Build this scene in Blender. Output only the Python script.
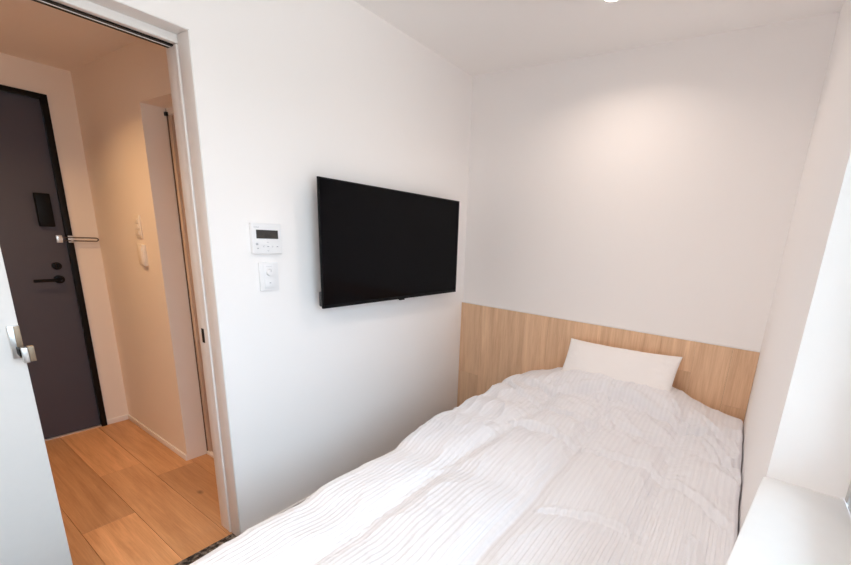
import bpy, bmesh, math, random
from mathutils import Vector, Matrix, noise

for o in list(bpy.data.objects):
    bpy.data.objects.remove(o)
scene = bpy.context.scene
C = scene.collection
random.seed(7)

# ---------------------------------------------------------------- camera
IMG_W, IMG_H = 851, 565
F_PX, CX, CY = 405.985, 489.60, 339.57
YAW, PITCH, ROLL = 0.54957, 0.24818, -0.06435
cam_d = bpy.data.cameras.new('camera')
cam = bpy.data.objects.new('camera', cam_d)
C.objects.link(cam)
cam_d.sensor_fit = 'HORIZONTAL'
cam_d.sensor_width = 36.0
cam_d.lens = F_PX * 36.0 / IMG_W
cam_d.shift_x = (IMG_W / 2 - CX) / IMG_W
cam_d.shift_y = (CY - IMG_H / 2) / IMG_W
cam_d.clip_start = 0.02
fwd = Vector((-math.sin(YAW) * math.cos(PITCH), math.cos(YAW) * math.cos(PITCH), -math.sin(PITCH)))
rgt = Vector((math.cos(YAW), math.sin(YAW), 0))
dwn = fwd.cross(rgt)
r2 = rgt * math.cos(ROLL) + dwn * math.sin(ROLL)
d2 = -rgt * math.sin(ROLL) + dwn * math.cos(ROLL)
mw = Matrix((r2, -d2, -fwd)).transposed().to_4x4()
mw.translation = Vector((1.7234, 0.1585, 1.4094))
cam.matrix_world = mw
scene.camera = cam

# ---------------------------------------------------------------- world, daylight, exposure
world = bpy.data.worlds.new('sky')
scene.world = world
world.use_nodes = True
bg = world.node_tree.nodes['Background']
bg.inputs['Strength'].default_value = 7.9
_n, _l = world.node_tree.nodes.new, world.node_tree.links.new
_tc = _n('ShaderNodeTexCoord'); _sx = _n('ShaderNodeSeparateXYZ'); _l(_tc.outputs['Generated'], _sx.inputs[0])
_cr = _n('ShaderNodeValToRGB'); _l(_sx.outputs['Z'], _cr.inputs['Fac'])          # overcast sky over a grey town
_cr.color_ramp.elements[0].position = 0.0; _cr.color_ramp.elements[0].color = (0.27, 0.285, 0.30, 1)
_cr.color_ramp.elements[1].position = 1.0; _cr.color_ramp.elements[1].color = (0.61, 0.80, 1.0, 1)
_e = _cr.color_ramp.elements.new(0.03); _e.color = (0.235, 0.30, 0.37, 1)        # overcast: the zenith is about three times the horizon
_l(_cr.outputs['Color'], bg.inputs['Color'])
vs = scene.view_settings
vs.view_transform = 'Standard'
vs.look = 'None'
vs.gamma = 1.0
vs.use_curve_mapping = False
vs.exposure = 1.06
scene.cycles.max_bounces = 20          # white room: let the light bounce on
scene.cycles.diffuse_bounces = 16


DOWNLIGHT_W = 2.2
HALLLIGHT_W = 3.5

# ---------------------------------------------------------------- room dimensions (metres)
D, H, W = 2.562, 2.40, 1.848          # back wall, ceiling, right wall
Y_FRONT = -0.95                        # wall behind the camera
HB = 0.934                             # headboard top
YJ, ZJ = 0.924, 2.017                  # far jamb and head of the sliding door opening
Y_NEAR = 0.17                          # near jamb
WT = 0.165                             # thickness of the wall with the sliding door
XH, YC, HH = -1.785, 1.074, 2.18       # hall: far wall, side wall, ceiling
XR = -0.896                            # recess edge
YW, ZS = 1.247, 0.901                  # window reveal and sill height
WIN_Y0, WIN_Z1 = -0.20, 2.06
XWIN = 1.992

# portal that guides the sky light through the window opening
pl = bpy.data.lights.new('window_portal', 'AREA')
pl.shape = 'RECTANGLE'
pl.size = WIN_Z1 - ZS
pl.size_y = YW - WIN_Y0
pl.cycles.is_portal = True
po = bpy.data.objects.new('window_portal', pl)
C.objects.link(po)
po.location = (2.075, (YW + WIN_Y0) / 2, (ZS + WIN_Z1) / 2)
po.rotation_euler = (0, math.radians(90), 0)

# ---------------------------------------------------------------- materials
def new_mat(name):
    m = bpy.data.materials.new(name)
    m.use_nodes = True
    nt = m.node_tree
    return m, nt, nt.nodes['Principled BSDF']

def simple(name, col, rough=0.5, metal=0.0, spec=0.5, noise_scale=0, bump=0.0, vary=0.0):
    m, nt, b = new_mat(name)
    b.inputs['Base Color'].default_value = (*col, 1)
    b.inputs['Roughness'].default_value = rough
    b.inputs['Metallic'].default_value = metal
    b.inputs['Specular IOR Level'].default_value = spec
    if noise_scale:
        tc = nt.nodes.new('ShaderNodeTexCoord')
        n = nt.nodes.new('ShaderNodeTexNoise')
        n.inputs['Scale'].default_value = noise_scale
        n.inputs['Detail'].default_value = 4
        nt.links.new(tc.outputs['Object'], n.inputs['Vector'])
        if bump:
            bp = nt.nodes.new('ShaderNodeBump')
            bp.inputs['Strength'].default_value = bump
            bp.inputs['Distance'].default_value = 0.002
            nt.links.new(n.outputs['Fac'], bp.inputs['Height'])
            nt.links.new(bp.outputs['Normal'], b.inputs['Normal'])
        if vary:
            mx = nt.nodes.new('ShaderNodeMix')
            mx.data_type = 'RGBA'
            mx.inputs['A'].default_value = (*[c * (1 - vary) for c in col], 1)
            mx.inputs['B'].default_value = (*[min(1, c * (1 + vary)) for c in col], 1)
            nt.links.new(n.outputs['Fac'], mx.inputs['Factor'])
            nt.links.new(mx.outputs['Result'], b.inputs['Base Color'])
    return m

def wood(name, dark, light, grain_axis, rough=0.45):
    """oak look: streaky grain along grain_axis, tone taken from the object's colour, offset per object"""
    m, nt, b = new_mat(name)
    N, L = nt.nodes.new, nt.links.new
    tc = N('ShaderNodeTexCoord')
    oi = N('ShaderNodeObjectInfo')
    rnd = N('ShaderNodeVectorMath'); rnd.operation = 'SCALE'
    rnd.inputs[0].default_value = (13.7, 9.1, 17.3)
    L(oi.outputs['Random'], rnd.inputs['Scale'])
    add = N('ShaderNodeVectorMath'); add.operation = 'ADD'
    L(tc.outputs['Object'], add.inputs[0]); L(rnd.outputs['Vector'], add.inputs[1])
    def streak(lo, hi, detail):
        mp = N('ShaderNodeMapping')
        sc = [hi, hi, hi]; sc[grain_axis] = lo
        mp.inputs['Scale'].default_value = sc
        L(add.outputs['Vector'], mp.inputs['Vector'])
        n = N('ShaderNodeTexNoise')
        n.inputs['Scale'].default_value = 1.0
        n.inputs['Detail'].default_value = detail
        n.inputs['Roughness'].default_value = 0.65
        n.inputs['Distortion'].default_value = 0.6
        L(mp.outputs['Vector'], n.inputs['Vector'])
        return n.outputs['Fac']
    a = streak(1.6, 24.0, 6)
    f = streak(6.0, 190.0, 3)
    mt = N('ShaderNodeMath'); mt.operation = 'MULTIPLY_ADD'
    mt.inputs[1].default_value = 0.35
    L(f, mt.inputs[0])
    ms = N('ShaderNodeMath'); ms.operation = 'MULTIPLY'; ms.inputs[1].default_value = 0.65
    L(a, ms.inputs[0]); L(ms.outputs[0], mt.inputs[2])
    cr = N('ShaderNodeValToRGB')
    cr.color_ramp.elements[0].position = 0.34; cr.color_ramp.elements[0].color = (*dark, 1)
    cr.color_ramp.elements[1].position = 0.66; cr.color_ramp.elements[1].color = (*light, 1)
    L(mt.outputs[0], cr.inputs['Fac'])
    # knots
    v = N('ShaderNodeTexVoronoi'); v.inputs['Scale'].default_value = 4.2
    mp = N('ShaderNodeMapping'); sc = [1.0, 1.0, 1.0]; sc[grain_axis] = 0.55
    mp.inputs['Scale'].default_value = sc
    L(add.outputs['Vector'], mp.inputs['Vector']); L(mp.outputs['Vector'], v.inputs['Vector'])
    kr = N('ShaderNodeMapRange')
    kr.inputs['From Min'].default_value = 0.02; kr.inputs['From Max'].default_value = 0.07
    kr.inputs['To Min'].default_value = 0.45; kr.inputs['To Max'].default_value = 1.0
    L(v.outputs['Distance'], kr.inputs['Value'])
    mk = N('ShaderNodeMix'); mk.data_type = 'RGBA'; mk.blend_type = 'MULTIPLY'
    mk.inputs['Factor'].default_value = 1.0
    L(cr.outputs['Color'], mk.inputs['A']); L(kr.outputs['Result'], mk.inputs['B'])
    mc = N('ShaderNodeMix'); mc.data_type = 'RGBA'; mc.blend_type = 'MULTIPLY'
    mc.inputs['Factor'].default_value = 1.0
    L(mk.outputs['Result'], mc.inputs['A']); L(oi.outputs['Color'], mc.inputs['B'])
    L(mc.outputs['Result'], b.inputs['Base Color'])
    b.inputs['Roughness'].default_value = rough
    bp = N('ShaderNodeBump'); bp.inputs['Strength'].default_value = 0.15; bp.inputs['Distance'].default_value = 0.001
    L(mt.outputs[0], bp.inputs['Height']); L(bp.outputs['Normal'], b.inputs['Normal'])
    return m

def fabric(name, col_a, col_b, period):
    """white sateen with woven stripes along the length (uses the cloth's own UV in metres)"""
    m, nt, b = new_mat(name)
    N, L = nt.nodes.new, nt.links.new
    uv = N('ShaderNodeUVMap'); uv.uv_map = 'cloth'
    sx = N('ShaderNodeSeparateXYZ'); L(uv.outputs['UV'], sx.inputs[0])
    mu = N('ShaderNodeMath'); mu.operation = 'MULTIPLY'; mu.inputs[1].default_value = 2 * math.pi / period
    L(sx.outputs['X'], mu.inputs[0])
    si = N('ShaderNodeMath'); si.operation = 'SINE'; L(mu.outputs[0], si.inputs[0])
    mr = N('ShaderNodeMapRange'); mr.interpolation_type = 'SMOOTHSTEP'
    mr.inputs['From Min'].default_value = -0.45; mr.inputs['From Max'].default_value = 0.45
    L(si.outputs[0], mr.inputs['Value'])
    mx = N('ShaderNodeMix'); mx.data_type = 'RGBA'
    mx.inputs['A'].default_value = (*col_a, 1); mx.inputs['B'].default_value = (*col_b, 1)
    L(mr.outputs['Result'], mx.inputs['Factor'])
    L(mx.outputs['Result'], b.inputs['Base Color'])
    rr = N('ShaderNodeMapRange'); rr.inputs['To Min'].default_value = 0.75; rr.inputs['To Max'].default_value = 0.5
    L(mr.outputs['Result'], rr.inputs['Value']); L(rr.outputs['Result'], b.inputs['Roughness'])
    tc = N('ShaderNodeTexCoord')
    n = N('ShaderNodeTexNoise'); n.inputs['Scale'].default_value = 28; n.inputs['Detail'].default_value = 5
    L(tc.outputs['Object'], n.inputs['Vector'])
    bp = N('ShaderNodeBump'); bp.inputs['Strength'].default_value = 0.7; bp.inputs['Distance'].default_value = 0.0022
    L(mr.outputs['Result'], bp.inputs['Height'])
    b2 = N('ShaderNodeBump'); b2.inputs['Strength'].default_value = 0.25; b2.inputs['Distance'].default_value = 0.006
    L(n.outputs['Fac'], b2.inputs['Height']); L(bp.outputs['Normal'], b2.inputs['Normal'])
    L(b2.outputs['Normal'], b.inputs['Normal'])
    b.inputs['Specular IOR Level'].default_value = 0.3
    return m

def emission(name, col, strength):
    m, nt, b = new_mat(name)
    b.inputs['Base Color'].default_value = (*col, 1)
    b.inputs['Emission Color'].default_value = (*col, 1)
    b.inputs['Emission Strength'].default_value = strength
    return m

def pane_glass(name):
    m, nt, b = new_mat(name)
    N, L = nt.nodes.new, nt.links.new
    t = N('ShaderNodeBsdfTransparent'); t.inputs['Color'].default_value = (0.95, 0.98, 0.97, 1)
    g = N('ShaderNodeBsdfGlossy'); g.inputs['Roughness'].default_value = 0.02
    fr = N('ShaderNodeFresnel'); fr.inputs['IOR'].default_value = 1.45
    mx = N('ShaderNodeMixShader')
    L(fr.outputs[0], mx.inputs[0]); L(t.outputs[0], mx.inputs[1]); L(g.outputs[0], mx.inputs[2])
    L(mx.outputs[0], nt.nodes['Material Output'].inputs['Surface'])
    return m

def carpet_mat():
    m, nt, b = new_mat('carpet_weave')
    N, L = nt.nodes.new, nt.links.new
    tc = N('ShaderNodeTexCoord')
    mp = N('ShaderNodeMapping'); mp.inputs['Scale'].default_value = (1, 2.2, 1)
    L(tc.outputs['Object'], mp.inputs['Vector'])
    v = N('ShaderNodeTexVoronoi'); v.inputs['Scale'].default_value = 75
    L(mp.outputs['Vector'], v.inputs['Vector'])
    n = N('ShaderNodeTexNoise'); n.inputs['Scale'].default_value = 60; n.inputs['Detail'].default_value = 5
    L(tc.outputs['Object'], n.inputs['Vector'])
    cr = N('ShaderNodeValToRGB'); e = cr.color_ramp.elements
    e[0].position = 0.4; e[0].color = (0.02, 0.018, 0.018, 1)
    e[1].position = 0.68; e[1].color = (0.25, 0.22, 0.19, 1)
    L(n.outputs['Fac'], cr.inputs['Fac'])
    L(cr.outputs['Color'], b.inputs['Base Color'])
    b.inputs['Roughness'].default_value = 0.95
    bp = N('ShaderNodeBump'); bp.inputs['Distance'].default_value = 0.004
    L(v.outputs['Distance'], bp.inputs['Height']); L(bp.outputs['Normal'], b.inputs['Normal'])
    return m

M = {}
M['wall'] = simple('white_wallpaper', (0.92, 0.90, 0.89), 0.85, spec=0.25, noise_scale=260, bump=0.12)
M['ceiling'] = simple('white_ceiling_paper', (0.94, 0.92, 0.905), 0.9, spec=0.2, noise_scale=260, bump=0.12)
M['hall_wall'] = simple('hall_wallpaper', (0.86, 0.80, 0.74), 0.85, spec=0.25, noise_scale=220, bump=0.2)
M['trim'] = simple('white_painted_trim', (0.84, 0.825, 0.81), 0.4, noise_scale=40, vary=0.015)
M['door_white'] = simple('white_door_laminate', (0.82, 0.815, 0.80), 0.45, noise_scale=60, vary=0.015)
M['sill'] = simple('white_sill_laminate', (0.88, 0.87, 0.86), 0.4, noise_scale=30, vary=0.02)
M['alu'] = simple('window_aluminium', (0.62, 0.62, 0.62), 0.4, 0.6, noise_scale=80, vary=0.04)
M['glass'] = pane_glass('window_glass')
M['floor_wood'] = wood('oak_floor', (0.50, 0.255, 0.118), (0.74, 0.42, 0.21), 0, 0.5)
M['sub'] = simple('subfloor', (0.22, 0.12, 0.06), 0.9, noise_scale=30, vary=0.1)
M['panel_wood'] = wood('oak_panel', (0.64, 0.395, 0.235), (0.90, 0.645, 0.43), 2, 0.5)
M['door_wood'] = wood('oak_door', (0.44, 0.34, 0.27), (0.60, 0.48, 0.39), 2, 0.5)
M['carpet'] = carpet_mat()
M['entry_grey'] = simple('dark_grey_steel_door', (0.078, 0.080, 0.108), 0.5, 0.0, spec=0.3, noise_scale=300, bump=0.1, vary=0.06)
M['entry_frame'] = simple('black_door_frame', (0.008, 0.007, 0.007), 0.45, spec=0.15, noise_scale=60, vary=0.1)
M['black'] = simple('black_plastic', (0.006, 0.006, 0.007), 0.4, spec=0.12, noise_scale=50, vary=0.1)
M['screen'] = simple('tv_screen', (0.002, 0.002, 0.003), 0.10, spec=0.10, noise_scale=3, vary=0.05)
M['tv_back'] = simple('tv_back_plastic', (0.03, 0.03, 0.032), 0.5, noise_scale=80, vary=0.08)
M['plastic'] = simple('white_plastic', (0.86, 0.86, 0.87), 0.35, noise_scale=40, vary=0.01)
M['plastic_shade'] = simple('pale_grey_plastic', (0.60, 0.61, 0.64), 0.4, noise_scale=40, vary=0.02)
M['lcd'] = simple('lcd_panel', (0.055, 0.05, 0.045), 0.2, noise_scale=90, vary=0.2)
M['lcd_rim'] = simple('lcd_rim', (0.008, 0.008, 0.008), 0.3, noise_scale=60, vary=0.1)
M['ink'] = simple('grey_print', (0.32, 0.33, 0.37), 0.6, noise_scale=60, vary=0.05)
M['lcd_ink'] = simple('lcd_digit', (0.012, 0.010, 0.010), 0.4, noise_scale=60, vary=0.05)
M['steel'] = simple('satin_steel', (0.72, 0.72, 0.71), 0.3, 0.9, noise_scale=120, vary=0.03)
M['dark_steel'] = simple('dark_steel', (0.10, 0.08, 0.07), 0.35, 0.8, noise_scale=120, vary=0.05)
M['handle_brown'] = simple('brown_metal', (0.30, 0.22, 0.15), 0.4, 0.5, noise_scale=120, vary=0.1)  # browner right halves of the handle plate and lever
M['beige'] = simple('cream_plastic', (0.84, 0.78, 0.70), 0.4, noise_scale=60, vary=0.02)
M['duvet'] = fabric('striped_white_sateen', (0.812, 0.824, 0.862), (0.836, 0.848, 0.886), 0.0215)
M['pillow'] = simple('white_cotton', (0.90, 0.89, 0.89), 0.8, spec=0.2, noise_scale=60, bump=0.25)
M['mattress'] = simple('mattress_ticking', (0.82, 0.81, 0.80), 0.85, noise_scale=120, bump=0.2)
M['bed_base'] = simple('bed_base_board', (0.16, 0.11, 0.08), 0.6, noise_scale=30, vary=0.1)
M['lamp'] = emission('downlight_diffuser', (1.0, 0.82, 0.66), 12.0)
M['hall_lamp'] = emission('hall_downlight_diffuser', (1.0, 0.72, 0.45), 10.0)

# ---------------------------------------------------------------- mesh helpers
class MB:
    def __init__(self):
        self.bm = bmesh.new()
    def box(self, x0, x1, y0, y1, z0, z1):
        bm = self.bm
        v = [bm.verts.new((x, y, z)) for x in (min(x0, x1), max(x0, x1)) for y in (min(y0, y1), max(y0, y1)) for z in (min(z0, z1), max(z0, z1))]
        for f in ((0, 1, 3, 2), (4, 6, 7, 5), (0, 4, 5, 1), (2, 3, 7, 6), (0, 2, 6, 4), (1, 5, 7, 3)):
            bm.faces.new([v[i] for i in f])
        return self
    def prism(self, pts, z0, z1):
        bm = self.bm
        a = [bm.verts.new((x, y, z0)) for x, y in pts]
        b = [bm.verts.new((x, y, z1)) for x, y in pts]
        n = len(pts)
        bm.faces.new(a[::-1]); bm.faces.new(b)
        for i in range(n):
            bm.faces.new((a[i], a[(i + 1) % n], b[(i + 1) % n], b[i]))
        return self
    def cyl(self, p, q, r, r1=None, n=24):
        p, q = Vector(p), Vector(q)
        r1 = r if r1 is None else r1
        d = (q - p).normalized()
        u = d.orthogonal().normalized(); w = d.cross(u)
        bm = self.bm
        A, B = [], []
        for i in range(n):
            t = 2 * math.pi * i / n
            e = u * math.cos(t) + w * math.sin(t)
            A.append(bm.verts.new(p + e * r)); B.append(bm.verts.new(q + e * r1))
        bm.faces.new(A[::-1]); bm.faces.new(B)
        for i in range(n):
            bm.faces.new((A[i], A[(i + 1) % n], B[(i + 1) % n], B[i]))
        return self
    def ring(self, c, r0, r1, z0, z1, n=40):
        bm = self.bm
        cx, cy = c
        L = []
        for (r, z) in ((r0, z0), (r1, z0), (r1, z1), (r0, z1)):
            L.append([bm.verts.new((cx + r * math.cos(2 * math.pi * i / n), cy + r * math.sin(2 * math.pi * i / n), z)) for i in range(n)])
        for k in range(4):
            a, b = L[k], L[(k + 1) % 4]
            for i in range(n):
                bm.faces.new((a[i], a[(i + 1) % n], b[(i + 1) % n], b[i]))
        return self
    def tube(self, pts, r, n=10):
        pts = [Vector(p) for p in pts]
        bm = self.bm
        rings = []
        up = None
        for i, p in enumerate(pts):
            d = (pts[min(i + 1, len(pts) - 1)] - pts[max(i - 1, 0)]).normalized()
            if up is None:
                up = d.orthogonal().normalized()
            u = (up - d * up.dot(d)).normalized(); up = u
            w = d.cross(u)
            rings.append([bm.verts.new(p + (u * math.cos(2 * math.pi * k / n) + w * math.sin(2 * math.pi * k / n)) * r) for k in range(n)])
        for a, b in zip(rings, rings[1:]):
            for k in range(n):
                bm.faces.new((a[k], a[(k + 1) % n], b[(k + 1) % n], b[k]))
        bm.faces.new(rings[0][::-1]); bm.faces.new(rings[-1])
        return self
    def build(self, name, mat, parent=None, bevel=0.0, seg=2, smooth=False, origin=None):
        bm = self.bm
        bmesh.ops.recalc_face_normals(bm, faces=bm.faces)
        if bevel:
            es = [e for e in bm.edges if len(e.link_faces) == 2 and e.calc_face_angle(0) > 0.6]
            bmesh.ops.bevel(bm, geom=es, offset=bevel, segments=seg, profile=0.5, affect='EDGES', clamp_overlap=True)
        if origin is not None:
            bmesh.ops.translate(bm, verts=bm.verts, vec=-Vector(origin))
        me = bpy.data.meshes.new(name)
        bm.to_mesh(me); bm.free()
        if smooth or bevel:
            for p in me.polygons:
                p.use_smooth = True
            try:
                me.set_sharp_from_angle(angle=math.radians(40))
            except Exception:
                pass
        me.materials.append(M[mat] if isinstance(mat, str) else mat)
        o = bpy.data.objects.new(name, me)
        C.objects.link(o)
        if origin is not None:
            o.location = origin
        if parent is not None:
            o.parent = parent
            o.matrix_parent_inverse = Matrix.Translation(-parent.matrix_world_loc) if hasattr(parent, 'matrix_world_loc') else Matrix.Identity(4)
            if tuple(parent.location) != (0, 0, 0) or parent.parent:
                loc = Vector((0, 0, 0)); q = parent
                while q is not None:
                    loc += q.location; q = q.parent
                o.location = Vector(o.location) - loc
        return o

def tag(o, label, cat, group=None, kind=None):
    o['label'] = label
    o['category'] = cat
    if group: o['group'] = group
    if kind: o['kind'] = kind
    return o

def thing(name, loc, label, cat, group=None, kind=None):
    o = bpy.data.objects.new(name, None)
    o.empty_display_size = 0.05
    o.location = loc
    C.objects.link(o)
    return tag(o, label, cat, group, kind)

def part_label(o, text):
    o['label'] = text
    return o

# ================================================================ STRUCTURE
ST = 'structure'
# --- floors
o = MB().box(-0.07, W + 0.2, Y_FRONT - 0.1, D + 0.1, -0.1, 0.004).build('floor', 'carpet')
tag(o, 'dark speckled carpet floor of the bedroom', 'floor', kind=ST)

hall = MB().box(XH - 0.05, -0.072, -0.42, 1.40, -0.1, -0.010).build('floor_hall', 'sub')
tag(hall, 'oak plank floor of the entrance hall', 'floor', kind=ST)
PW_ = 0.1825
rows = []          # (y0, y1, joints along x, tones per plank)
rows.append((-0.42, -0.197, [-1.30, -0.2], (.95, 1.0, .9)))
rows.append((-0.197, -0.0145, [-0.80], (1.0, .92)))
rows.append((-0.0145, 0.168, [-1.2], (.93, 1.02)))
rows.append((0.168, 0.3505, [-0.62], (.95, 1.03)))
rows.append((0.3505, 0.533, [-1.36], (1.0, .86)))
rows.append((0.533, 0.7235, [-0.583], (.84, 1.14)))
rows.append((0.7235, 0.907, [-1.066], (1.10, .98)))
rows.append((0.907, 1.0895, [-0.852], (.98, .82)))
rows.append((1.0895, 1.21, [-0.5], (.9, .96)))
for (y0, y1, js, tones) in rows:
    xs = [XH - 0.03] + js + [-0.0725]
    for k in range(len(xs) - 1):
        g = 0.0006
        p = MB().box(xs[k] + g, xs[k + 1] - g, y0 + g, y1 - g, -0.010, 0.0).build('plank', 'floor_wood', hall, bevel=0.0008, seg=1,
             origin=((xs[k] + xs[k + 1]) / 2, (y0 + y1) / 2, -0.005))
        t = tones[k]
        p.color = (t, t * .99, t * .97, 1)

# --- walls of the bedroom
m = MB()
m.box(-WT, 0, YJ, D + 0.1, 0, H)                     # beyond the jamb
m.box(-WT, 0, Y_NEAR, YJ, ZJ, H)                     # over the opening
m.box(-0.096, 0, Y_FRONT - 0.1, Y_NEAR, 0, H)        # room-side skin of the door pocket
m.box(-WT, -0.152, Y_FRONT - 0.1, Y_NEAR, 0, H)      # hall-side skin
m.box(-0.152, -0.096, Y_FRONT - 0.1, Y_NEAR, ZJ, H)
o = m.build('wall_left', 'wall'); tag(o, 'white papered wall carrying the television and the sliding door opening', 'wall', kind=ST)

o = MB().box(0, W + 0.3, D, D + 0.1, 0, H).build('wall_back', 'wall'); tag(o, 'white wall above the oak headboard panel', 'wall', kind=ST)
m = MB()
m.box(W, 2.12, YW, D, 0, H)
m.box(W, 2.12, WIN_Y0, YW, 0, ZS - 0.022)
m.box(W, 2.12, WIN_Y0, YW, WIN_Z1, H)
m.box(W, 2.12, Y_FRONT, WIN_Y0, 0, H)
o = m.build('wall_right', 'wall'); tag(o, 'white wall with the deep window recess beside the bed', 'wall', kind=ST)
o = MB().box(0, 2.12, Y_FRONT - 0.1, Y_FRONT, 0, H).build('wall_front', 'wall'); tag(o, 'white wall facing the headboard', 'wall', kind=ST)
o = MB().box(-WT, 2.12, Y_FRONT - 0.1, D + 0.1, H, H + 0.08).build('ceiling', 'ceiling'); tag(o, 'plain white bedroom ceiling', 'ceiling', kind=ST)

# --- hall walls
DY0, DY1, DZ = 0.115, 0.953, 2.023    # entrance door outer frame
m = MB()
m.box(XH - 0.12, XH, DY1, YC, 0, HH)
m.box(XH - 0.12, XH, DY0, DY1, DZ, HH)
m.box(XH - 0.12, XH, -0.42, DY0, 0, HH)
o = m.build('wall_hall_far', 'hall_wall'); tag(o, 'cream hall wall around the dark entrance door', 'wall', kind=ST)
m = MB()
m.box(XH - 0.12, XR, YC, 1.30, 0, HH)
m.box(XR, -WT, YC, 1.30, 1.930, HH)
o = m.build('wall_hall_right', 'hall_wall'); tag(o, 'cream hall wall with two switch plates and a door recess', 'wall', kind=ST)
o = MB().box(XH - 0.12, -WT, -0.52, -0.42, 0, HH).build('wall_hall_left', 'hall_wall'); tag(o, 'cream hall wall across from the switch plates', 'wall', kind=ST)
o = MB().box(XH - 0.12, -WT, -0.52, 1.30, HH, HH + 0.08).build('ceiling_hall', 'hall_wall'); tag(o, 'low cream ceiling of the entrance hall', 'ceiling', kind=ST)

# --- baseboards
bbh = 0.036
o = MB().box(0.0, 0.008, YJ + 0.004, D - 0.016, 0.004, bbh).build('baseboard_left', 'trim', bevel=0.002); tag(o, 'low white baseboard under the television wall', 'baseboard', kind=ST)
o = MB().box(XH + 0.008, XR - 0.001, YC - 0.008, YC, 0.0, bbh).build('baseboard_hall_right', 'trim', bevel=0.002); tag(o, 'low white baseboard below the hall switch plates', 'baseboard', kind=ST)
o = MB().box(XH, XH + 0.008, DY1 + 0.001, YC - 0.001, 0.0, bbh).build('baseboard_hall_far', 'trim', bevel=0.002); tag(o, 'short white baseboard beside the dark entrance door', 'baseboard', kind=ST)

# --- frame of the sliding door (trim_1): casing, bead, closing stile, head and rail
tr = thing('trim_1', (0, YJ, 0), 'white frame lining the sliding door opening', 'door frame', kind=ST)
t_ = 0.004
MB().box(-0.080, 0.003, YJ - t_, YJ + 0.0005, 0.004, ZJ - t_).build('casing_jamb', 'trim', tr, bevel=0.001)
MB().box(-0.104, -0.082, YJ - 0.009, YJ, 0.004, 1.9860).build('bead', 'trim', tr, bevel=0.003, seg=3)
st = MB().box(-WT - 0.003, -0.104, YJ - 0.006, YJ, 0.001, 1.9860).build('closing_stile', 'trim', tr, bevel=0.001)
part_label(MB().box(-0.142, -0.122, YJ - 0.0072, YJ - 0.005, 0.908, 0.968).build('strike_plate', 'entry_frame', st), 'black slot of the latch strike')
MB().box(-0.080, 0.003, Y_NEAR, YJ - t_, ZJ - t_, ZJ + 0.0005).build('casing_head', 'trim', tr, bevel=0.001)
MB().box(-0.106, -0.080, Y_NEAR, YJ, 1.9870, ZJ).build('head_fascia', 'trim', tr, bevel=0.001)
MB().box(-WT - 0.003, -0.152, Y_NEAR, YJ, 2.0030, ZJ).build('head_fascia', 'trim', tr, bevel=0.001)
part_label(MB().box(-0.152, -0.106, Y_NEAR, YJ - 0.001, 1.9830, 2.0030).build('sliding_rail', 'entry_frame', tr), 'black sliding rail slot')
MB().box(-0.1295, -0.1245, Y_NEAR, YJ - 0.001, 1.9815, 1.9855).build('rail_fin', 'trim', tr)

# --- sliding door leaf (door_1)
d1 = thing('door_1', (-0.1265, 0.419, 0.012), 'white sliding door leaf pushed half open with a small metal pull', 'door', kind=ST)
MB().box(-0.145, -0.108, -0.40, 0.419, 0.012, 1.9780).build('leaf', 'door_white', d1, bevel=0.0015)
h = MB().box(-0.108, -0.0975, 0.3935, 0.4185, 0.962, 1.062).build('handle', 'steel', d1, bevel=0.001)
part_label(h, 'satin metal handle plate')
part_label(MB().box(-0.0976, -0.0950, 0.4055, 0.4183, 0.963, 1.061).build('face_strip', 'handle_brown', h, bevel=0.0005), 'brown right half of the handle plate')
part_label(MB().box(-0.0975, -0.062, 0.4025, 0.414, 0.974, 0.997).build('neck', 'black', h, bevel=0.001), 'black neck of the lever')
lv = part_label(MB().box(-0.062, -0.046, 0.4055, 0.418, 0.957, 1.003).build('lever', 'steel', h, bevel=0.001), 'satin metal thumb lever')
part_label(MB().box(-0.062, -0.047, 0.4182, 0.4315, 0.959, 1.006).build('lever_face', 'handle_brown', h, bevel=0.001), 'brown face of the thumb lever')

# --- entrance door (door_2)
d2_ = thing('door_2', (XH, (DY0 + DY1) / 2, 0), 'dark grey steel entrance door in a black frame', 'door', kind=ST)
fw = 0.028
m = MB()
m.box(XH - 0.10, XH + 0.014, DY1 - fw, DY1, 0, DZ)
m.box(XH - 0.10, XH + 0.014, DY0, DY0 + fw, 0, DZ)
m.box(XH - 0.10, XH + 0.014, DY0 + fw, DY1 - fw, DZ - fw, DZ)
m.build('door_frame', 'entry_frame', d2_, bevel=0.0015)
leaf = MB().box(XH - 0.045, XH - 0.004, DY0 + fw + 0.002, DY1 - fw - 0.002, 0.010, DZ - fw - 0.002).build('leaf', 'entry_grey', d2_, bevel=0.0015)
part_label(MB().box(XH - 0.09, XH + 0.004, DY0 + fw, DY1 - fw, 0.0, 0.009).build('threshold', 'steel', d2_), 'thin steel threshold')
xf = XH - 0.004
part_label(MB().box(xf, xf + 0.028, 0.822, 0.886, 1.305, 1.490).build('lock_box', 'black', d2_, bevel=0.004, seg=3), 'black electronic lock housing')
tt = part_label(MB().cyl((xf, 0.862, 1.076), (xf + 0.010, 0.862, 1.076), 0.022, n=32).build('thumb_turn', 'black', d2_, bevel=0.001), 'black round thumb turn')
MB().box(xf + 0.010, xf + 0.026, 0.857, 0.867, 1.060, 1.092).build('turn_grip', 'black', tt, bevel=0.002)
lh = part_label(MB().cyl((xf, 0.862, 0.996), (xf + 0.010, 0.862, 0.996), 0.024, n=32).build('lever_handle', 'black', d2_, bevel=0.001), 'black lever handle')
MB().tube([(xf + 0.008, 0.862, 0.996), (xf + 0.035, 0.862, 0.996), (xf + 0.045, 0.852, 0.996), (xf + 0.047, 0.81, 0.996), (xf + 0.046, 0.748, 0.995)], 0.0085, 12).build('lever', 'black', lh, smooth=True)
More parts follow.
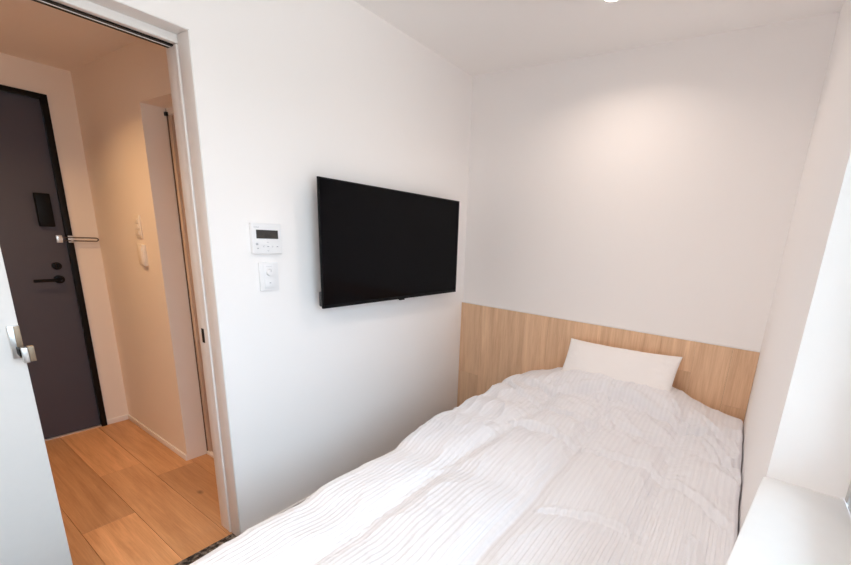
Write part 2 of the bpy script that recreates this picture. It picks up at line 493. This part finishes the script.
MB().cyl((xf + 0.008, 0.862, 0.996), (xf + 0.03, 0.862, 0.996), 0.012, n=20).build('lever_neck', 'black', lh)
gd = thing('door_guard', (XH, 0.93, 1.235), 'steel swing bar door guard beside the dark entrance door', 'door guard')
part_label(MB().box(xf, xf + 0.012, 0.882, 0.908, 1.213, 1.256).build('keeper', 'steel', gd, bevel=0.002), 'steel keeper plate')
MB().cyl((xf + 0.010, 0.895, 1.236), (xf + 0.042, 0.895, 1.236), 0.006, 0.008, n=16).build('knob', 'steel', gd)
MB().box(XH + 0.014, XH + 0.026, 0.929, 0.953, 1.216, 1.256).build('hinge_plate', 'steel', gd, bevel=0.002)
GX = XH + 0.033
pts = [(GX, 0.905, 1.2270), (GX, 1.050, 1.2270)]
for k in range(1, 10):
    a = -math.pi / 2 + math.pi * k / 10
    pts.append((GX, 1.050 + 0.012 * math.cos(a), 1.2365 + 0.0095 * math.sin(a)))
pts += [(GX, 1.050, 1.2460), (GX, 0.905, 1.2460)]
part_label(MB().tube(pts, 0.0036, 8).build('swing_bar', 'dark_steel', gd, smooth=True), 'dark steel looped bar')
MB().cyl((XH + 0.026, 0.941, 1.236), (XH + 0.040, 0.941, 1.236), 0.009, n=18).build('hinge_pin', 'steel', gd)

# --- door in the recess of the hall wall (door_3)
YR = 1.180
d3 = thing('door_3', (-0.53, YR + 0.03, 0), 'pale oak door set back in the recess of the hall wall', 'door', kind=ST)
MB().box(XR + 0.0005, XR + 0.0045, YR - 0.002, YR + 0.05, 0.0, 1.93).build('gasket', 'bed_base', d3)
MB().box(XR + 0.0045, XR + 0.030, YR + 0.002, YR + 0.05, 0.02, 1.90).build('frame_stile', 'door_wood', d3, bevel=0.002).color = (1.15, 1.17, 1.2, 1)
MB().box(XR + 0.0315, -WT - 0.03, YR + 0.012, YR + 0.05, 0.02, 1.90).build('leaf', 'door_wood', d3, bevel=0.001).color = (.95, .88, .84, 1)
MB().box(XR + 0.006, -WT - 0.001, YR - 0.002, YR + 0.05, 1.90, 1.93).build('frame_head', 'trim', d3)
MB().box(XR + 0.006, -WT - 0.001, YR - 0.006, YR + 0.05, 0.0, 0.02).build('threshold', 'trim', d3, bevel=0.002)
MB().box(XR + 0.001, XR + 0.022, YR - 0.012, YR - 0.002, 1.895, 1.912).build('top_pivot', 'black', d3)

# --- window (window_1), sill
w1 = thing('window_1', (XWIN, (YW + WIN_Y0) / 2, ZS), 'aluminium sliding window in the deep recess above the white sill', 'window', kind=ST)
m = MB()
m.box(XWIN, XWIN + 0.08, YW - 0.022, YW, ZS, WIN_Z1)
m.box(XWIN, XWIN + 0.08, WIN_Y0, WIN_Y0 + 0.035, ZS, WIN_Z1)
m.box(XWIN, XWIN + 0.08, WIN_Y0 + 0.035, YW - 0.035, ZS, ZS + 0.03)
m.box(XWIN, XWIN + 0.08, WIN_Y0 + 0.035, YW - 0.035, WIN_Z1 - 0.03, WIN_Z1)
m.build('frame', 'alu', w1, bevel=0.002)
ymid = (YW + WIN_Y0) / 2
for (a, b_, xo) in ((ymid - 0.02, YW - 0.023, 0.018), (WIN_Y0 + 0.036, ymid + 0.02, 0.048)):
    m = MB(); x0, x1 = XWIN + xo, XWIN + xo + 0.026; zz0, zz1 = ZS + 0.031, WIN_Z1 - 0.031
    m.box(x0, x1, a, a + 0.04, zz0, zz1); m.box(x0, x1, b_ - 0.028, b_, zz0, zz1)
    m.box(x0, x1, a + 0.04, b_ - 0.028, zz0, zz0 + 0.045); m.box(x0, x1, a + 0.04, b_ - 0.028, zz1 - 0.04, zz1)
    s_ = m.build('sash', 'alu', w1, bevel=0.002)
    MB().box(x0 + 0.010, x0 + 0.014, a + 0.041, b_ - 0.029, zz0 + 0.046, zz1 - 0.041).build('pane', 'glass', s_)
sl = (1.841 - 1.781) / (1.239 - 0.867)
ys0 = WIN_Y0 + 0.02
o = MB().prism([(1.8415, YW - 0.006), (1.8415 - sl * (YW - 0.006 - ys0), ys0), (XWIN, ys0), (XWIN, YW - 0.001), (W + 0.001, YW - 0.001), (W - 0.001, YW - 0.006)], ZS - 0.020, ZS).build('trim_2', 'sill', bevel=0.002)
tag(o, 'broad white window sill board beside the bed', 'window sill', kind=ST)

# ================================================================ HEADBOARD PANEL
hb = thing('headboard_panel', (W / 2, D, 0), 'oak wall panel of upright boards behind the bed', 'headboard')
MB().box(0.001, W - 0.001, D - 0.006, D - 0.0006, 0.004, HB - 0.001).build('backing', 'bed_base', hb)
MB().box(0.0005, W - 0.0005, D - 0.016, D - 0.0006, HB - 0.001, HB + 0.0025).build('cap_strip', 'trim', hb)
xs = [0.001] + [0.178 + 0.1725 * k for k in range(10)] + [W - 0.001]
zj = [0.41, None, 0.30, None, 0.52, None, 0.36, None, 0.76, None, 0.62]
tn = [(.98, .90), (1.04,), (1.0, .95), (1.05,), (.97, 1.0), (1.03,), (.98, 1.0), (1.02,), (1.0, .90), (.97,), (.96, .92)]
for k in range(len(xs) - 1):
    cuts = [0.005] + ([zj[k]] if zj[k] else []) + [HB - 0.002]
    for j in range(len(cuts) - 1):
        p = MB().box(xs[k] + 0.0003, xs[k + 1] - 0.0003, D - 0.014, D - 0.006, cuts[j] + 0.0003, cuts[j + 1] - 0.0003).build(
            'board', 'panel_wood', hb, bevel=0.0006, seg=1, origin=((xs[k] + xs[k + 1]) / 2, D - 0.010, (cuts[j] + cuts[j + 1]) / 2))
        t = tn[k][0] if j == len(cuts) - 2 else tn[k][-1]
        p.color = (t, t * .985, t * .97, 1)

# ================================================================ BED
BX0, BX1, BY0, BY1 = 0.66, 1.815, 0.56, 2.535
bed = thing('bed', ((BX0 + BX1) / 2, (BY0 + BY1) / 2, 0.004), 'low bed with a thick white mattress under the striped duvet', 'bed')
MB().box(BX0, BX1, BY0, BY1, 0.09, 0.28).build('base', 'bed_base', bed, bevel=0.01)
MB().box(BX0 + 0.01, BX1 - 0.005, BY0 + 0.01, BY1 - 0.005, 0.28, 0.515).build('mattress', 'mattress', bed, bevel=0.035, seg=4)
for lx in (BX0 + 0.08, BX1 - 0.08):
    for ly in (BY0 + 0.1, BY1 - 0.1):
        MB().cyl((lx, ly, 0.004), (lx, ly, 0.09), 0.022, 0.028, n=16).build('leg', 'bed_base', bed)

# ---- duvet: a draped quilted sheet with puffs, seams, creases
def seg_dist(px, py, pts):
    best = 9e9; side = 0
    for (ax, ay), (bx, by) in zip(pts, pts[1:]):
        dx, dy = bx - ax, by - ay
        t = max(0, min(1, ((px - ax) * dx + (py - ay) * dy) / (dx * dx + dy * dy)))
        ex, ey = px - ax - t * dx, py - ay - t * dy
        d = math.hypot(ex, ey)
        if d < best:
            best = d; side = 1 if dx * ey - dy * ex > 0 else -1
    return best, side
CREASES = [  # polyline, depth, width
    ([(0.80, 2.15), (0.95, 2.12), (1.18, 2.225), (1.34, 2.19), (1.57, 2.12), (1.667, 2.125)], 0.016, 0.030),
    ([(1.667, 2.128), (1.76, 1.94), (1.835, 1.75)], 0.012, 0.020),
    ([(1.52, 2.27), (1.66, 2.10), (1.78, 1.80)], 0.007, 0.016),
    ([(1.60, 2.33), (1.74, 2.18), (1.82, 2.00)], 0.008, 0.018),
    ([(1.37, 1.627), (1.523, 1.664), (1.66, 1.60), (1.80, 1.46)], 0.009, 0.022),
    ([(1.33, 1.185), (1.462, 1.248), (1.553, 1.257)], 0.006, 0.018),
    ([(1.723, 1.317), (1.735, 1.15), (1.70, 0.9)], 0.010, 0.020),
    ([(0.977, 1.906), (1.10, 1.875), (1.253, 1.863)], 0.010, 0.022),
    ([(0.976, 1.659), (1.12, 1.66), (1.268, 1.632)], 0.010, 0.022),
    ([(0.66, 2.12), (0.80, 1.98), (0.95, 1.93)], 0.008, 0.02),
    ([(1.30, 1.95), (1.45, 1.90), (1.60, 1.95)], 0.008, 0.02),
]
SEAM_X = [0.58, 0.935, 1.262, 1.60, 1.9]
SEAM_Y = [0.40, 0.80, 1.22, 1.645, 1.885, 2.17, 2.60]
def sst(a, b, x):
    t = max(0, min(1, (x - a) / (b - a))); return t * t * (3 - 2 * t)
def seam_x_at(i, y):
    x = SEAM_X[i]
    if i == 1: x += 0.03 * sst(1.2, 1.7, y) - 0.06 * sst(1.95, 2.25, y) + 0.008 * noise.noise(Vector((1.3, y * 3, 0)))
    if i == 2: x += -0.03 * sst(1.7, 2.2, y) + 0.003 * noise.noise(Vector((7.3, y * 3, 0)))
    return x
def relief(x, y):
    h_ = 0.0
    dxs = min(((abs(x - seam_x_at(i, y)), i) for i in range(len(SEAM_X))), key=lambda q: q[0])
    dys = min(abs(y - s) for s in SEAM_Y)
    head = sst(1.35, 1.8, y)
    puff = (1 - math.exp(-(dxs[0] / 0.042) ** 2)) * (0.45 + 0.55 * (1 - math.exp(-(dys / 0.07) ** 2)))
    h_ += (0.028 + 0.014 * head) * puff
    # puckers along the seams, stronger toward the head
    amp = (0.0070 + 0.014 * head) if dxs[1] != 2 or y > 1.6 else 0.0012
    h_ += amp * math.exp(-dxs[0] / 0.045) * noise.noise(Vector((x * 14, y * 42, 2.0)))
    h_ += 0.010 * head * math.exp(-dys / 0.035) * noise.noise(Vector((x * 42, y * 16, 5.0)))
    if y < 1.66 and dxs[1] == 2:
        e = x - seam_x_at(2, y)
        h_ += 0.007 * math.exp(-((e + 0.006) / 0.007) ** 2) - 0.007 * math.exp(-((e - 0.004) / 0.008) ** 2)
    for pts, dep, wid in CREASES:
        d, s = seg_dist(x, y, pts)
        if d < wid * 5:
            wob = 1 + 0.5 * noise.noise(Vector((x * 18, y * 18, 9.0)))
            h_ += 1.7 * dep * wob * (0.75 * math.exp(-((d - s * wid * 0.9) / (wid * 0.8)) ** 2) - 0.9 * math.exp(-(d / (wid * 0.55)) ** 2))
    h_ *= 1 - 0.85 * sst(2.20, 2.34, y)
    h_ += 0.010 * noise.noise(Vector((x * 3.1, y * 2.2, 0.3)))
    h_ += 0.0045 * (0.5 + head) * noise.noise(Vector((x * 9 + y * 3, y * 7 - x * 2, 4.3)))
    rg = 1 - abs(noise.noise(Vector((x * 11 + 2.0 * y, y * 6.5, 8.1))))
    h_ += (0.005 + 0.009 * head) * rg ** 5 * (1 - 0.6 * sst(2.2, 2.4, y))
    return h_

ZT = 0.552
def profile(s, x0, x1, r0, r1, drop0, drop1):
    """arc-length s measured from the start of the flat top; returns (x, dz)"""
    Ltop = (x1 - r1) - (x0 + r0)
    if s < 0:
        a = -s; q = r0 * math.pi / 2
        if a < q:
            t = a / r0; return x0 + r0 - r0 * math.sin(t), -r0 * (1 - math.cos(t))
        return x0 - 0.10 * min(drop0, a - q), -r0 - min(drop0, a - q)
    if s > Ltop:
        a = s - Ltop; q = r1 * math.pi / 2
        if a < q:
            t = a / r1; return x1 - r1 + r1 * math.sin(t), -r1 * (1 - math.cos(t))
        return x1, -r1 - min(drop1, a - q)
    return x0 + r0 + s, 0.0
DX0, DX1, DY0_, DY1_ = 0.565, 1.846, 0.42, 2.535
r0, r1, dr0, dr1 = 0.085, 0.020, 0.20, 0.10
ry0, ry1, dy0, dy1 = 0.08, 0.055, 0.20, 0.02
Lx = (DX1 - r1) - (DX0 + r0); Ly = (DY1_ - ry1) - (DY0_ + ry0)
sx0 = -(r0 * math.pi / 2 + dr0); sx1 = Lx + r1 * math.pi / 2 + dr1
sy0 = -(ry0 * math.pi / 2 + dy0); sy1 = Ly + ry1 * math.pi / 2 + dy1
NX, NY = 300, 380
vs_, uvs, fs = [], [], []
for j in range(NY + 1):
    t = sy0 + (sy1 - sy0) * j / NY
    y, dzy = profile(t, DY0_, DY1_, ry0, ry1, dy0, dy1)
    edge = 0.075 * (1 - sst(0.95, 1.65, y)) - 0.012 * math.sin(y * 9.0) + 0.010 * noise.noise(Vector((y * 6, 3.3, 0)))
    for i in range(NX + 1):
        s = sx0 + (sx1 - sx0) * i / NX
        x, dzx = profile(s, DX0, DX1, r0, r1, dr0, dr1)
        f = max(0.0, min(1.0, (x - DX0) / (DX1 - DX0)))
        xx = x + edge * (1 - sst(0.0, 0.45, f))
        dome = 0.040 * math.sin(math.pi * min(1, max(0, f)) ** 0.9)
        dome += 0.016 * sst(0.80, 1.0, f)
        hd = sst(2.10, 2.34, y)                                   # lies over the front of the pillow
        dome += hd * (0.056 * sst(0.0, 0.30, f) * (1 - 0.75 * sst(0.70, 1.0, f)) + 0.046 * sst(0.12, 0.42, f) * (1 - sst(0.62, 0.98, f)))
        rl = relief(xx, y)
        side = min(1.0, (-dzx - dzy) / 0.06)
        z = ZT + dzx + dzy + dome * (1 - 0.6 * side) + rl * (1 - 0.75 * side)
        xo = 0.0
        if s < 0:
            k = min(1, -s / r0)
            xo = -k * (rl * 0.7 + 0.010 * noise.noise(Vector((y * 9, z * 4, 1.1))))
        if s > Lx:
            xo = -min(1, (s - Lx) / r1) * (0.0005 + 0.001 * (1 + noise.noise(Vector((y * 12, z * 5, 6.1)))))
        yo = 0.0
        if t > Ly: yo = -min(1, (t - Ly) / ry1) * 0.012 * (1 + noise.noise(Vector((xx * 12, z * 5, 2.1))))
        vs_.append((min(xx + xo, W - 0.0065), min(y + yo, D - 0.018), max(z, 0.2)))
        uvs.append((s + 1.0, t + 1.0))
for j in range(NY):
    for i in range(NX):
        a = j * (NX + 1) + i
        fs.append((a, a + 1, a + NX + 2, a + NX + 1))
me = bpy.data.meshes.new('duvet')
me.from_pydata(vs_, [], fs)
ul = me.uv_layers.new(name='cloth')
for lp in me.loops:
    ul.data[lp.index].uv = uvs[lp.vertex_index]
for p in me.polygons: p.use_smooth = True
me.materials.append(M['duvet'])
duvet = bpy.data.objects.new('duvet', me); C.objects.link(duvet)
sm = duvet.modifiers.new('thick', 'SOLIDIFY'); sm.thickness = 0.006; sm.offset = -1
tag(duvet, 'puffy white duvet with woven stripes spread over the bed', 'duvet')

# ---- pillow
def pillow_mesh(a, b, T, n=64):
    vs, fs = [], []
    for sgn in (1, -1):
        base = len(vs)
        for j in range(n + 1):
            for i in range(n + 1):
                u = -1 + 2 * i / n; v = -1 + 2 * j / n
                e = max(0.0, (1 - abs(u) ** 2.6)) ** 0.55 * max(0.0, (1 - abs(v) ** 2.4)) ** 0.55
                x = a * u * (1 - 0.045 * (1 - v * v) * abs(u) ** 2) ; y = b * v * (1 - 0.07 * (1 - u * u) * abs(v) ** 2)
                wr = 0.0
                ed = max(abs(u), abs(v))
                wr += 0.004 * noise.noise(Vector((u * 4, v * 3, 0.7)))
                wr += 0.006 * sst(0.5, 0.95, ed) * noise.noise(Vector((u * 13, v * 11, 3.7)))
                cx, cy = 1 - abs(u), 1 - abs(v)
                z = sgn * (T * e + (wr * min(1, e * 3))) 
                vs.append((x, y, z + (0.003 * sgn if e == 0 else 0)))
        for j in range(n):
            for i in range(n):
                q = base + j * (n + 1) + i
                f = (q, q + 1, q + n + 2, q + n + 1)
                fs.append(f if sgn > 0 else f[::-1])
    N1 = (n + 1) ** 2
    ring = [i for i in range(n)] + [n + j * (n + 1) for j in range(n)] + [n * (n + 1) + n - i for i in range(n)] + [(n - j) * (n + 1) for j in range(n)]
    for k in range(len(ring)):
        p, q = ring[k], ring[(k + 1) % len(ring)]
        fs.append((p, N1 + p, N1 + q, q))
    return vs, fs
pv, pf = pillow_mesh(0.32, 0.19, 0.062)
me = bpy.data.meshes.new('pillow'); me.from_pydata(pv, [], pf)
for p in me.polygons: p.use_smooth = True
me.materials.append(M['pillow'])
pil = bpy.data.objects.new('pillow', me); C.objects.link(pil)
pil.location = (1.19, 2.395, 0.690)
pil.rotation_euler = (math.radians(50), math.radians(-1.5), math.radians(-1.5))
tag(pil, 'plump white pillow leaning on the oak panel at the head of the bed', 'pillow')

# ================================================================ TELEVISION
TY0, TY1, TZ0, TZ1, TX = 1.333, 2.358, 1.034, 1.615, 0.085
tv = thing('television', (0.0, (TY0 + TY1) / 2, (TZ0 + TZ1) / 2), 'large black flat television mounted on the white wall', 'television')
MB().box(0.0735, TX - 0.002, TY0, TY1, TZ0, TZ1).build('housing', 'black', tv, bevel=0.002)
MB().box(TX - 0.0035, TX - 0.0006, TY0 + 0.007, TY1 - 0.007, TZ0 + 0.016, TZ1 - 0.007).build('screen', 'screen', tv)
bz = MB(); b_ = 0.007
bz.box(TX - 0.003, TX, TY0, TY0 + b_, TZ0, TZ1).box(TX - 0.003, TX, TY1 - b_, TY1, TZ0, TZ1)
bz.box(TX - 0.003, TX, TY0 + b_, TY1 - b_, TZ1 - b_, TZ1).box(TX - 0.003, TX, TY0 + b_, TY1 - b_, TZ0, TZ0 + 0.016)
bz.build('bezel', 'black', tv, bevel=0.0008, seg=1)
MB().box(0.040, 0.0745, TY0 + 0.010, TY1 - 0.10, TZ0 + 0.004, TZ0 + 0.075).build('rear_cover', 'tv_back', tv, bevel=0.006)
MB().box(0.040, 0.0745, TY0 + 0.06, TY1 - 0.06, TZ0 + 0.075, TZ1 - 0.09).build('rear_panel', 'tv_back', tv, bevel=0.002)
MB().box(0.0005, 0.040, 1.72, 1.98, 1.18, 1.48).build('wall_bracket', 'tv_back', tv, bevel=0.002)
MB().box(TX - 0.014, TX - 0.001, 1.835, 1.872, TZ0 - 0.008, TZ0 + 0.001).build('remote_sensor', 'black', tv, bevel=0.002)

# ================================================================ WALL CONTROLS
ct = thing('climate_controller', (0, 1.139, 1.342), 'square white climate controller with a dark display above the dimmer switch', 'thermostat')
cy0, cy1, cz0, cz1 = 1.078, 1.202, 1.281, 1.404
MB().box(0.0005, 0.019, cy0, cy1, cz0, cz1).build('body', 'plastic', ct, bevel=0.003, seg=3)
dp = MB().box(0.018, 0.0196, 1.0955, 1.1865, 1.3430, 1.3775).build('display', 'lcd_rim', ct)
part_label(dp, 'dark grey liquid crystal display')
MB().box(0.0194, 0.0199, 1.0985, 1.1835, 1.3460, 1.3745).build('display_glass', 'lcd', dp)
dg = MB()
def seg7(y, z, hh, ww, segs, t=0.0022):
    x0, x1 = 0.0198, 0.0201
    S = {'a': (y, y + ww, z + hh - t, z + hh), 'd': (y, y + ww, z, z + t), 'g': (y, y + ww, z + hh / 2 - t / 2, z + hh / 2 + t / 2),
         'f': (y, y + t, z + hh / 2, z + hh), 'e': (y, y + t, z, z + hh / 2), 'b': (y + ww - t, y + ww, z + hh / 2, z + hh), 'c': (y + ww - t, y + ww, z, z + hh / 2)}
    for k in segs:
        q = S[k]; dg.box(x0, x1, *q)
seg7(1.110, 1.353, 0.012, 0.006, 'fega')
seg7(1.128, 1.352, 0.015, 0.009, 'abcdef'); seg7(1.140, 1.352, 0.015, 0.009, 'abcdef'); seg7(1.152, 1.352, 0.009, 0.006, 'abcdef')
dg.build('display_digits', 'lcd_ink', dp)
def mark(name, y0, y1, z0, z1, parent, mat='ink', bev=0.0):
    return MB().box(0.0188, 0.0194, y0, y1, z0, z1).build(name, mat, parent)
for k in range(5):
    mark('printed_mark', 1.088 + 0.0042 * k, 1.0905 + 0.0042 * k, 1.3850, 1.3905 - 0.0012 * (k % 2), ct, 'plastic_shade')
def chevron(y, z, w, hh, rot):
    pts = [(-w / 2, -hh / 2), (0, hh / 2), (w / 2, -hh / 2)]
    c, s = math.cos(rot), math.sin(rot)
    return [(0.0194, y + a * c - b2 * s, z + a * s + b2 * c) for a, b2 in pts]
for (y, z, r) in ((1.141, 1.3285, 0), (1.141, 1.2945, math.pi), (1.123, 1.3115, math.pi / 2), (1.160, 1.3115, -math.pi / 2)):
    MB().tube(chevron(y, z, 0.007, 0.0035, r), 0.0006, 6).build('arrow_button', 'ink', ct)
MB().cyl((0.018, 1.141, 1.3115), (0.0198, 1.141, 1.3115), 0.0105, n=24).build('centre_button', 'plastic', ct, bevel=0.0004)
MB().box(0.0194, 0.0201, 1.1370, 1.1450, 1.3104, 1.3128).build('printed_mark', 'ink', ct)
for (y, z) in ((1.096, 1.3205), (1.0985, 1.3035), (1.181, 1.3115)):
    MB().cyl((0.0186, y, z), (0.0195, y, z), 0.0055, n=18).build('side_button', 'plastic_shade' if z > 1.315 else 'plastic', ct, bevel=0.0003)
    mark('printed_mark', y - 0.0035, y + 0.0035, z - 0.0013, z + 0.0013, ct).location.x += 0.0004

sw = thing('dimmer_switch', (0, 1.139, 1.186), 'white dimmer switch plate with a round knob below the climate controller', 'switch')
MB().box(0.0005, 0.009, 1.099, 1.180, 1.126, 1.246).build('plate', 'plastic', sw, bevel=0.002, seg=3)
MB().box(0.008, 0.0105, 1.117, 1.162, 1.136, 1.236).build('module_frame', 'plastic', sw, bevel=0.0008)
kn = MB().cyl((0.010, 1.1395, 1.204), (0.024, 1.1395, 1.204), 0.0155, 0.0140, n=36).build('knob', 'plastic', sw, bevel=0.0015)
MB().box(0.0236, 0.0246, 1.1388, 1.1402, 1.206, 1.217).build('pointer', 'ink', kn)
bt = MB().box(0.0105, 0.0130, 1.119, 1.160, 1.140, 1.178).build('push_button', 'plastic', sw, bevel=0.001)
MB().box(0.0126, 0.0134, 1.136, 1.143, 1.158, 1.161).build('indicator', 'ink', bt)
MB().box(0.0102, 0.0110, 1.127, 1.152, 1.228, 1.2295).build('printed_mark', 'plastic_shade', sw)

ct.location.y -= 0.010
sw.location.y -= 0.006

# hall switch plates
hs = thing('rocker_switch_plate', (-1.118, YC, 1.342), 'cream plate with a column of small rocker switches on the hall wall', 'switch')
MB().box(-1.153, -1.083, YC - 0.009, YC - 0.0005, 1.282, 1.402).build('plate', 'beige', hs, bevel=0.002)
for k in range(3):
    z0 = 1.298 + k * 0.031
    MB().box(-1.140, -1.096, YC - 0.014, YC - 0.0085, z0, z0 + 0.026).build('rocker', 'beige', hs, bevel=0.002)
hs = thing('card_switch', (-1.100, YC, 1.192), 'plain cream wall unit mounted under the rocker switches in the hall', 'switch')
MB().box(-1.135, -1.065, YC - 0.018, YC - 0.0005, 1.134, 1.250).build('housing', 'beige', hs, bevel=0.003)
MB().box(-1.128, -1.072, YC - 0.021, YC - 0.017, 1.140, 1.236).build('cover', 'beige', hs, bevel=0.002)

# ================================================================ LAMPS
def downlight(x, y, z, label, mat, watts, col, group=None, r=0.045, spread=150):
    t = thing('downlight', (x, y, z), label, 'ceiling light', group)
    MB().ring((x, y), r * 0.80, r, z - 0.004, z - 0.0002).build('trim_ring', 'plastic', t, smooth=True)
    MB().cyl((x, y, z - 0.0022), (x, y, z - 0.0004), r * 0.80, n=36).build('diffuser', mat, t)
    ld = bpy.data.lights.new('downlight_lamp', 'AREA')
    ld.shape = 'DISK'; ld.size = r * 1.6
    ld.energy = watts; ld.color = col
    ld.spread = math.radians(spread)
    lo = bpy.data.objects.new('downlight_lamp', ld); C.objects.link(lo)
    lo.parent = t; lo.location = (0, 0, -0.006)
    return t
WARM = (1.0, 0.83, 0.72)
downlight(1.045, 2.058, H, 'small round downlight in the ceiling over the bed', 'lamp', DOWNLIGHT_W * 0.72, WARM, spread=145)
downlight(1.20, -0.10, H, 'added fill downlight, out of view, in the ceiling before the sliding door', 'lamp', DOWNLIGHT_W * 2.7, (1.0, 0.87, 0.78))  # added fill lamp, unseen behind the camera, to brighten walls and bed
downlight(-0.95, 0.42, HH, 'small round downlight in the hall ceiling', 'hall_lamp', HALLLIGHT_W, (1.0, 0.60, 0.28), spread=132)
